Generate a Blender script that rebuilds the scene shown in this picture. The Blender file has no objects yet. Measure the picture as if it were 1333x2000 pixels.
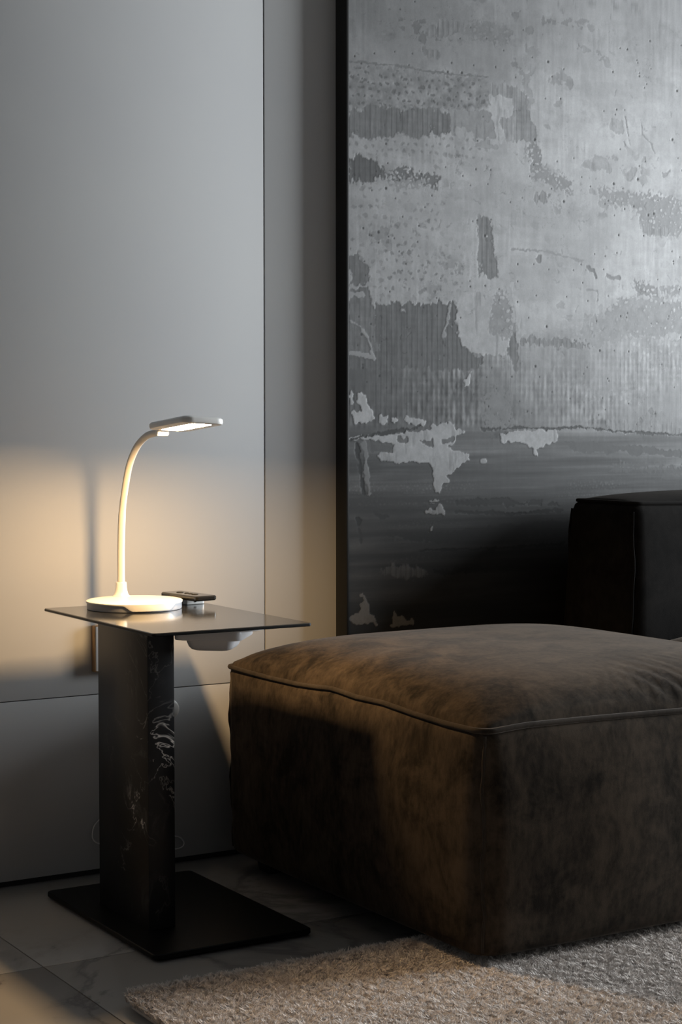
import bpy, bmesh, math, random
import numpy as np
from mathutils import Vector, Matrix

C = bpy.context.scene.collection
SC = bpy.context.scene

# ------------------------------------------------------------------ camera
CAM_Z = 0.8413
cam_data = bpy.data.cameras.new('camera')
cam = bpy.data.objects.new('camera', cam_data)
C.objects.link(cam)
YAW, PITCH, ROLL = 0.54768, 0.04848, -0.0005
fwd = Vector((math.sin(YAW) * math.cos(PITCH), math.cos(YAW) * math.cos(PITCH), -math.sin(PITCH)))
right = Vector((math.cos(YAW), -math.sin(YAW), 0.0))
up = right.cross(fwd)
r2 = right * math.cos(ROLL) + up * math.sin(ROLL)
u2 = -right * math.sin(ROLL) + up * math.cos(ROLL)
m = Matrix((r2, u2, -fwd)).transposed().to_4x4()
m.translation = Vector((0, 0, CAM_Z))
cam.matrix_world = m
cam_data.sensor_fit = 'AUTO'
cam_data.sensor_width = 36.0
cam_data.lens = 3442.3 / 2000.0 * 36.0
cam_data.clip_start = 0.05
SC.camera = cam

# ------------------------------------------------------------------ world, daylight, exposure
world = bpy.data.worlds.new('world')
SC.world = world
world.use_nodes = True
bgn = world.node_tree.nodes['Background']
bgn.inputs[0].default_value = (0.55, 0.66, 0.8, 1)
bgn.inputs[1].default_value = 0.08
SC.view_settings.view_transform = 'Standard'
SC.view_settings.look = 'None'
SC.view_settings.exposure = 0.0
SC.view_settings.gamma = 1.0
SC.view_settings.use_curve_mapping = False
SC.cycles.max_bounces = 8
SC.cycles.diffuse_bounces = 4
SC.cycles.caustics_reflective = False
SC.cycles.caustics_refractive = False
SC.cycles.use_denoising = True

WY = 3.0334                      # front face of the back wall
ROOM = dict(x0=-2.2, x1=6.0, y0=-2.4, z1=3.3)
WIN = dict(y0=0.55, y1=2.6, z0=0.12, z1=2.8)   # window opening in the right wall
dl = bpy.data.lights.new('window_daylight', 'AREA')
dl.shape = 'RECTANGLE'
dl.size = WIN['z1'] - WIN['z0'] - 0.1
dl.size_y = WIN['y1'] - WIN['y0'] - 0.1
dl.energy = 545.0
dl.color = (0.90, 0.96, 1.0)
dlo = bpy.data.objects.new('window_daylight', dl)
dlo.location = (ROOM['x1'] + 0.02, (WIN['y0'] + WIN['y1']) / 2, (WIN['z0'] + WIN['z1']) / 2)
dlo.rotation_euler = (0, math.radians(90), 0)     # -Z of the lamp looks to -X
C.objects.link(dlo)

LAMP_STRENGTH = 560.0
LAMP_COLOR = (1.0, 0.645, 0.305, 1)

# ------------------------------------------------------------------ material helpers
def mat(name, color=(0.5, 0.5, 0.5), rough=0.5, spec=0.5, metal=0.0, sheen=0.0, coat=0.0):
    mm = bpy.data.materials.new(name)
    mm.use_nodes = True
    b = mm.node_tree.nodes['Principled BSDF']
    b.inputs['Base Color'].default_value = (*color, 1)
    b.inputs['Roughness'].default_value = rough
    b.inputs['Specular IOR Level'].default_value = spec
    b.inputs['Metallic'].default_value = metal
    b.inputs['Sheen Weight'].default_value = sheen
    b.inputs['Coat Weight'].default_value = coat
    return mm, mm.node_tree.nodes, mm.node_tree.links, b

def node(ns, kind, **kw):
    n = ns.new(kind)
    for k, v in kw.items():
        if k in n.inputs: n.inputs[k].default_value = v
        else: setattr(n, k, v)
    return n

def coords(ns, ls, scale=(1, 1, 1), rot=(0, 0, 0)):
    t = ns.new('ShaderNodeTexCoord')
    mp = ns.new('ShaderNodeMapping')
    mp.inputs['Scale'].default_value = scale
    mp.inputs['Rotation'].default_value = rot
    ls.new(t.outputs['Object'], mp.inputs['Vector'])
    return mp.outputs['Vector']

def noise(ns, ls, vec, scale, detail=4, rough=0.5, dist=0.0):
    n = ns.new('ShaderNodeTexNoise')
    n.inputs['Scale'].default_value = scale
    n.inputs['Detail'].default_value = detail
    n.inputs['Roughness'].default_value = rough
    n.inputs['Distortion'].default_value = dist
    ls.new(vec, n.inputs['Vector'])
    return n.outputs['Fac']

def ramp(ns, ls, fac, stops):
    r = ns.new('ShaderNodeValToRGB')
    e = r.color_ramp.elements
    while len(e) < len(stops): e.new(0.5)
    for el, (p, c) in zip(e, stops):
        el.position = p
        el.color = (*c, 1) if len(c) == 3 else c
    ls.new(fac, r.inputs['Fac'])
    return r.outputs['Color']

def bump(ns, ls, height, b, strength=0.2, distance=0.002):
    n = ns.new('ShaderNodeBump')
    n.inputs['Strength'].default_value = strength
    n.inputs['Distance'].default_value = distance
    ls.new(height, n.inputs['Height'])
    ls.new(n.outputs['Normal'], b.inputs['Normal'])
    return n

def g(v): return (v, v, v)

# painted wall panel, satin
M_panel, ns, ls, b = mat('panel_paint', (0.40, 0.40, 0.40), 0.42, 0.35)
v = coords(ns, ls)
ls.new(ramp(ns, ls, noise(ns, ls, v, 3.0, 3), [(0.3, (0.39, 0.39, 0.395)), (0.7, (0.41, 0.41, 0.41))]), b.inputs['Base Color'])
M_gap, *_ = mat('dark_gap', (0.05, 0.05, 0.05), 0.8, 0.2)
M_room, ns, ls, b = mat('room_paint', (0.12, 0.115, 0.11), 0.8, 0.2)
v = coords(ns, ls)
ls.new(ramp(ns, ls, noise(ns, ls, v, 2.0, 3), [(0.3, (0.115, 0.11, 0.105)), (0.7, (0.13, 0.125, 0.12))]), b.inputs['Base Color'])
M_frame_white, *_ = mat('window_frame_paint', (0.2, 0.2, 0.2), 0.5)

# polished pale marble floor tile
M_tile, ns, ls, b = mat('marble_tile', (0.45, 0.43, 0.41), 0.12, 0.5)
v = coords(ns, ls)
n1 = noise(ns, ls, v, 1.6, 8, 0.6, 1.2)
c1 = ramp(ns, ls, n1, [(0.0, (0.346, 0.331, 0.317)), (0.42, (0.346, 0.331, 0.317)), (0.45, (0.216, 0.205, 0.202)), (0.47, (0.302, 0.288, 0.277)), (0.52, (0.346, 0.331, 0.317)), (1.0, (0.317, 0.310, 0.302))])
ls.new(c1, b.inputs['Base Color'])
ls.new(ramp(ns, ls, noise(ns, ls, v, 6, 3), [(0.3, g(0.10)), (0.7, g(0.17))]), b.inputs['Roughness'])
M_grout, *_ = mat('tile_grout', (0.10, 0.08, 0.065), 0.85, 0.2)

# black marble column
M_marble, ns, ls, b = mat('black_marble', (0.01, 0.01, 0.011), 0.36, 0.2)
v = coords(ns, ls, (1, 1, 0.8))
n1 = noise(ns, ls, v, 8.0, 5, 0.6, 1.0)
vein = ramp(ns, ls, n1, [(0.0, g(0)), (0.490, g(0)), (0.5, g(0.8)), (0.508, g(0)), (1.0, g(0))])
tc = ns.new('ShaderNodeTexCoord')
mask = None
for (pos, rad_, amp) in (((-0.07, -0.098, 0.315), 0.055, 1.0), ((-0.055, -0.098, 0.235), 0.03, 0.6), ((-0.07, -0.098, 0.49), 0.035, 0.5), ((-0.093, -0.06, 0.205), 0.045, 1.0),
                         ((-0.093, -0.07, 0.44), 0.05, 0.35), ((-0.093, 0.03, 0.30), 0.05, 0.25), ((-0.093, -0.02, 0.11), 0.04, 0.6), ((-0.093, -0.07, 0.07), 0.04, 0.5)):
    vd = node(ns, 'ShaderNodeVectorMath', operation='DISTANCE'); vd.inputs[1].default_value = pos
    ls.new(tc.outputs['Object'], vd.inputs[0])
    mr = ns.new('ShaderNodeMapRange'); mr.inputs['From Min'].default_value = rad_ * 1.5; mr.inputs['From Max'].default_value = rad_ * 0.4
    mr.inputs['To Max'].default_value = amp; ls.new(vd.outputs['Value'], mr.inputs['Value'])
    if mask is None: mask = mr.outputs[0]
    else:
        mm2 = node(ns, 'ShaderNodeMath', operation='MAXIMUM'); ls.new(mask, mm2.inputs[0]); ls.new(mr.outputs[0], mm2.inputs[1]); mask = mm2.outputs[0]
mu = node(ns, 'ShaderNodeMath', operation='MULTIPLY'); ls.new(vein, mu.inputs[0]); ls.new(mask, mu.inputs[1])
n3 = noise(ns, ls, v, 16.0, 8, 0.7, 1.0)
cloud = ramp(ns, ls, n3, [(0.0, g(0)), (0.56, g(0)), (0.75, g(0.35)), (1.0, g(0.5))])
mu2 = node(ns, 'ShaderNodeMath', operation='MULTIPLY'); ls.new(cloud, mu2.inputs[0]); ls.new(mask, mu2.inputs[1])
ad = node(ns, 'ShaderNodeMath', operation='ADD', use_clamp=True); ls.new(mu.outputs[0], ad.inputs[0]); ls.new(mu2.outputs[0], ad.inputs[1])
ls.new(ramp(ns, ls, ad.outputs[0], [(0.0, (0.008, 0.008, 0.009)), (0.35, (0.10, 0.095, 0.09)), (1.0, (0.75, 0.70, 0.64))]), b.inputs['Base Color'])

# matte black ceramic glass table top and steel base
M_top, ns, ls, b = mat('black_satin_glass', (0.012, 0.012, 0.012), 0.12, 0.8)
v = coords(ns, ls)
ls.new(ramp(ns, ls, noise(ns, ls, v, 420, 2), [(0.3, g(0.09)), (0.7, g(0.14))]), b.inputs['Roughness'])
vor = node(ns, 'ShaderNodeTexVoronoi', Scale=55.0); ls.new(v, vor.inputs['Vector'])
ls.new(ramp(ns, ls, vor.outputs['Distance'], [(0.0, g(0.5)), (0.035, g(0.35)), (0.05, g(0.011)), (1.0, g(0.011))]), b.inputs['Base Color'])
M_steel, ns, ls, b = mat('black_powder_steel', (0.004, 0.004, 0.004), 0.4, 0.12)
v = coords(ns, ls)
bump(ns, ls, noise(ns, ls, v, 900, 2), b, 0.08, 0.0004)
M_black_plastic, ns, ls, b = mat('black_gloss_plastic', (0.008, 0.008, 0.008), 0.12, 0.5)
M_rubber, *_ = mat('rubber_pad', (0.02, 0.02, 0.02), 0.8, 0.2)

# white lamp plastic
M_white, ns, ls, b = mat('white_plastic', (0.62, 0.61, 0.59), 0.36, 0.5)
v = coords(ns, ls)
bump(ns, ls, noise(ns, ls, v, 700, 2), b, 0.03, 0.0003)
M_grey_plastic, ns, ls, b = mat('grey_plastic', (0.42, 0.42, 0.43), 0.36, 0.5)
v = coords(ns, ls)
bump(ns, ls, noise(ns, ls, v, 700, 2), b, 0.03, 0.0003)
M_lampbody, *_ = mat('lamp_grey_body', (0.46, 0.46, 0.48), 0.4, 0.5)
M_neck, ns, ls, b = mat('neck_rubber', (0.56, 0.53, 0.48), 0.5, 0.4)
M_glow = bpy.data.materials.new('led_diffuser'); M_glow.use_nodes = True
ns, ls = M_glow.node_tree.nodes, M_glow.node_tree.links
ns.clear()
em = ns.new('ShaderNodeEmission'); em.inputs[0].default_value = LAMP_COLOR; em.inputs[1].default_value = LAMP_STRENGTH
ou = ns.new('ShaderNodeOutputMaterial'); ls.new(em.outputs[0], ou.inputs[0])

# brushed suede upholstery
def suede(name, dark, light, sheen):
    mm, ns, ls, b = mat(name, dark, 0.9, 0.05, 0, sheen)
    b.inputs['Sheen Roughness'].default_value = 0.35
    b.inputs['Sheen Tint'].default_value = (0.80, 0.70, 0.62, 1)
    v = coords(ns, ls, (1, 1, 1))
    vs = coords(ns, ls, (1, 1, 0.4))
    a = noise(ns, ls, v, 11, 7, 0.66, 0.6)
    f = noise(ns, ls, vs, 95, 5, 0.65, 0.3)
    mx = node(ns, 'ShaderNodeMath', operation='MULTIPLY_ADD'); mx.inputs[1].default_value = 0.34
    ls.new(f, mx.inputs[0])
    h = node(ns, 'ShaderNodeMath', operation='MULTIPLY'); h.inputs[1].default_value = 0.68
    ls.new(a, h.inputs[0]); ls.new(h.outputs[0], mx.inputs[2])
    ls.new(ramp(ns, ls, mx.outputs[0], [(0.40, dark), (0.62, light)]), b.inputs['Base Color'])
    bump(ns, ls, noise(ns, ls, v, 850, 3), b, 0.25, 0.0008)
    return mm
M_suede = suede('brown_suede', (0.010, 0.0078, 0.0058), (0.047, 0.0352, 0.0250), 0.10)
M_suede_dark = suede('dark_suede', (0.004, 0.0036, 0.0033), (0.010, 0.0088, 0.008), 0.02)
M_piping = suede('suede_piping', (0.018, 0.0145, 0.0115), (0.036, 0.029, 0.023), 0.15)

# rug
M_pile, ns, ls, b = mat('rug_pile', (0.5, 0.47, 0.44), 1.0, 0.0, 0, 0.0)
v = coords(ns, ls)
ls.new(ramp(ns, ls, noise(ns, ls, v, 160, 3, 0.7), [(0.3, (0.53, 0.485, 0.455)), (0.7, (0.80, 0.745, 0.705))]), b.inputs['Base Color'])
M_backing, *_ = mat('rug_backing', (0.50, 0.46, 0.43), 1.0, 0.0)

# artwork print (colour comes from the painted attribute), frame, sockets
M_art, ns, ls, b = mat('canvas_print', (0.3, 0.3, 0.3), 0.55, 0.25)
at = ns.new('ShaderNodeAttribute'); at.attribute_name = 'paint'
v = coords(ns, ls, (1, 1, 1))
fine = noise(ns, ls, v, 260, 4, 0.7)
fr = ramp(ns, ls, fine, [(0.25, g(0.90)), (0.75, g(1.08))])
mxn = ns.new('ShaderNodeMix'); mxn.data_type = 'RGBA'; mxn.blend_type = 'MULTIPLY'
mxn.inputs[0].default_value = 1.0
ls.new(at.outputs['Color'], mxn.inputs[6]); ls.new(fr, mxn.inputs[7])
ls.new(mxn.outputs[2], b.inputs['Base Color'])
wv = node(ns, 'ShaderNodeTexWave', Scale=80.0, Distortion=3.0)
wv.inputs['Detail'].default_value = 3.0; wv.inputs['Detail Scale'].default_value = 1.5
ls.new(v, wv.inputs['Vector'])
bw = node(ns, 'ShaderNodeRGBToBW'); ls.new(at.outputs['Color'], bw.inputs[0])
hm = node(ns, 'ShaderNodeMath', operation='MULTIPLY_ADD'); hm.inputs[1].default_value = 0.012
ls.new(wv.outputs['Fac'], hm.inputs[0]); ls.new(bw.outputs[0], hm.inputs[2])
bump(ns, ls, hm.outputs[0], b, 0.09, 0.004)
M_frame, *_ = mat('black_frame', (0.006, 0.006, 0.006), 0.35, 0.4)
M_bronze, ns, ls, b = mat('bronze_edge', (0.42, 0.27, 0.15), 0.35, 0.5, 0.6)
M_plate, *_ = mat('socket_plate', (0.62, 0.61, 0.60), 0.3, 0.5)
M_cable, *_ = mat('white_cable', (0.60, 0.60, 0.60), 0.45, 0.4)

# ------------------------------------------------------------------ object helpers
def thing(name, label, cat, loc, group=None):
    o = bpy.data.objects.new(name, None)
    o.empty_display_size = 0.05
    o.location = loc
    o['label'] = label; o['category'] = cat
    if group: o['group'] = group
    C.objects.link(o)
    return o

def obj(name, verts, faces, material, parent=None, smooth=None, kind=None, label=None):
    """link ONE mesh object; verts are world coordinates"""
    off = Vector((0, 0, 0))
    q = parent
    while q is not None:
        off += q.location; q = q.parent
    me = bpy.data.meshes.new(name)
    vv = np.asarray(verts, dtype=np.float64) - np.array(off)
    me.from_pydata(vv.tolist(), [], faces)
    me.update()
    bm = bmesh.new(); bm.from_mesh(me)
    bmesh.ops.recalc_face_normals(bm, faces=bm.faces)
    bm.to_mesh(me); bm.free()
    me.materials.append(material)
    if smooth is not None:
        me.polygons.foreach_set('use_smooth', [True] * len(me.polygons))
        me.set_sharp_from_angle(angle=math.radians(smooth))
    o = bpy.data.objects.new(name, me)
    C.objects.link(o)
    if parent is not None: o.parent = parent
    if kind: o['kind'] = kind
    if label: o['label'] = label
    return o

def rrect(x0, x1, y0, y1, r, n=5, sub=0):
    """rounded rectangle outline, counter-clockwise; sub extra points along each side"""
    pts = []
    cs = [(x1 - r, y0 + r, -90), (x1 - r, y1 - r, 0), (x0 + r, y1 - r, 90), (x0 + r, y0 + r, 180)]
    for i, (cx, cy, a0) in enumerate(cs):
        for k in range(n + 1):
            a = math.radians(a0 + 90 * k / n)
            pts.append((cx + r * math.cos(a), cy + r * math.sin(a)))
        if sub:
            nx = cs[(i + 1) % 4]
            a = math.radians(nx[2])
            q = (nx[0] + r * math.cos(a), nx[1] + r * math.sin(a)); p = pts[-1]
            for k in range(1, sub + 1):
                t = k / (sub + 1)
                pts.append((p[0] + (q[0] - p[0]) * t, p[1] + (q[1] - p[1]) * t))
    return pts

def rings(loops, cap0=True, cap1=True):
    """stack equal-length loops of 3-D points into a skin"""
    n = len(loops[0]); V = []; F = []
    for l in loops: V.extend(l)
    for i in range(len(loops) - 1):
        for k in range(n):
            a = i * n + k; b2 = i * n + (k + 1) % n
            F.append((a, b2, b2 + n, a + n))
    if cap0: F.append(tuple(reversed(range(n))))
    if cap1: F.append(tuple(range((len(loops) - 1) * n, len(loops) * n)))
    return V, F

def slab(x0, x1, y0, y1, z0, z1, r=0.004, c=0.001, n=5):
    """rounded-corner slab with chamfered edges"""
    def lp(i, z): return [(x, y, z) for x, y in rrect(x0 + i, x1 - i, y0 + i, y1 - i, max(r - i, 0.0004), n)]
    return rings([lp(c, z0), lp(0, z0 + c), lp(0, z1 - c), lp(c, z1)])

def box(x0, x1, y0, y1, z0, z1):
    V = [(x, y, z) for z in (z0, z1) for x, y in ((x0, y0), (x1, y0), (x1, y1), (x0, y1))]
    F = [(3, 2, 1, 0), (4, 5, 6, 7), (0, 1, 5, 4), (1, 2, 6, 5), (2, 3, 7, 6), (3, 0, 4, 7)]
    return V, F

def cbox(x0, x1, y0, y1, z0, z1, c=0.0012):
    """box with all edges bevelled"""
    bm = bmesh.new()
    V, F = box(x0, x1, y0, y1, z0, z1)
    vs = [bm.verts.new(p) for p in V]
    for f in F: bm.faces.new([vs[i] for i in f])
    bmesh.ops.bevel(bm, geom=bm.edges[:], offset=c, segments=2, affect='EDGES', profile=0.6)
    bm.verts.index_update()
    out = [tuple(q.co) for q in bm.verts], [tuple(q.index for q in f.verts) for f in bm.faces]
    bm.free()
    return out

def merge(*parts):
    V = []; F = []
    for v_, f_ in parts:
        o = len(V); V.extend(v_); F.extend([tuple(i + o for i in f) for f in f_])
    return V, F

def tube(path, rad, n=12, closed=False, cap=True):
    P = [Vector(p) for p in path]
    if not hasattr(rad, '__len__'): rad = [rad] * len(P)
    N = len(P); loops = []; ref = None
    for i in range(N):
        if closed: t = P[(i + 1) % N] - P[i - 1]
        else: t = P[min(i + 1, N - 1)] - P[max(i - 1, 0)]
        t.normalize()
        if ref is None:
            ref = Vector((0, 0, 1)) if abs(t.z) < 0.9 else Vector((1, 0, 0))
        ref = (ref - t * ref.dot(t)).normalized()
        bn = t.cross(ref)
        loops.append([tuple(P[i] + (ref * math.cos(2 * math.pi * k / n) + bn * math.sin(2 * math.pi * k / n)) * rad[i]) for k in range(n)])
    V, F = rings(loops, cap and not closed, cap and not closed)
    if closed:
        o = (N - 1) * n
        for k in range(n): F.append((o + k, o + (k + 1) % n, (k + 1) % n, k))
    return V, F

def spline(pts, per=8):
    P = [Vector(p) for p in pts]; out = []
    for i in range(len(P) - 1):
        p0 = P[max(i - 1, 0)]; p1 = P[i]; p2 = P[i + 1]; p3 = P[min(i + 2, len(P) - 1)]
        for k in range(per):
            t = k / per
            out.append(0.5 * ((2 * p1) + (p2 - p0) * t + (2 * p0 - 5 * p1 + 4 * p2 - p3) * t * t + (3 * p1 - p0 - 3 * p2 + p3) * t ** 3))
    out.append(P[-1])
    return [tuple(p) for p in out]

def lathe(prof, cx, cy, n=64):
    return rings([[(cx + r * math.cos(2 * math.pi * k / n), cy + r * math.sin(2 * math.pi * k / n), z) for k in range(n)] for r, z in prof])

def struct(name, geo, material, smooth=None):
    o = obj(name, geo[0], geo[1], material, None, smooth)
    o['kind'] = 'structure'
    return o
ART_GAIN = 0.92
PAINT_X=[0.0, 0.1, 0.2, 0.3, 0.4, 0.5, 0.6, 0.7, 0.8, 0.9, 1.0]
PAINT_Z=[0.4, 0.46, 0.52, 0.58, 0.64, 0.7, 0.76, 0.78, 0.795, 0.81, 0.825, 0.84, 0.855, 0.87, 0.885, 0.9, 0.96, 1.02, 1.08, 1.14, 1.2, 1.26, 1.32, 1.38, 1.44, 1.5, 1.56, 1.62, 1.68]
PAINT_BASE=[[26, 25, 23, 21, 20, 20, 21, 21, 21, 22, 22], [32, 30, 28, 25, 24, 24, 24, 24, 24, 24, 24], [39, 36, 32, 28, 26, 25, 24, 24, 24, 24, 24], [45, 40, 36, 32, 30, 29, 28, 28, 28, 28, 28], [49, 45, 43, 40, 39, 39, 39, 39, 41, 42, 43], [54, 55, 56, 57, 59, 62, 65, 68, 73, 78, 79], [64, 66, 67, 69, 71, 73, 75, 78, 81, 84, 84], [67, 68, 69, 71, 72, 75, 77, 80, 83, 86, 86], [68, 69, 71, 72, 74, 76, 79, 82, 85, 87, 88], [69, 71, 72, 73, 76, 78, 81, 83, 86, 89, 89], [68, 70, 73, 77, 84, 92, 98, 103, 107, 109, 110], [66, 69, 74, 80, 89, 100, 108, 112, 116, 118, 118], [66, 69, 74, 81, 90, 102, 109, 113, 117, 119, 119], [67, 70, 75, 82, 92, 103, 110, 115, 118, 120, 120], [67, 71, 77, 84, 94, 105, 112, 116, 119, 121, 121], [67, 72, 78, 86, 96, 107, 114, 117, 120, 122, 122], [70, 75, 83, 94, 104, 114, 120, 123, 125, 126, 126], [85, 91, 98, 108, 116, 124, 128, 129, 129, 128, 128], [108, 117, 123, 127, 131, 136, 138, 139, 138, 135, 135], [116, 123, 128, 131, 135, 140, 144, 147, 147, 145, 144], [120, 125, 129, 131, 135, 140, 144, 148, 149, 149, 149], [122, 124, 127, 130, 134, 140, 144, 148, 150, 150, 150], [120, 123, 126, 129, 134, 140, 144, 148, 150, 150, 150], [118, 121, 125, 129, 135, 141, 146, 148, 150, 150, 150], [114, 116, 120, 125, 132, 141, 146, 149, 150, 150, 150], [110, 111, 114, 118, 127, 138, 143, 146, 148, 149, 149], [104, 108, 111, 115, 122, 131, 138, 142, 146, 148, 148], [100, 103, 107, 112, 117, 122, 127, 133, 136, 138, 140], [95, 99, 104, 108, 112, 116, 120, 124, 126, 127, 130]]
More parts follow.
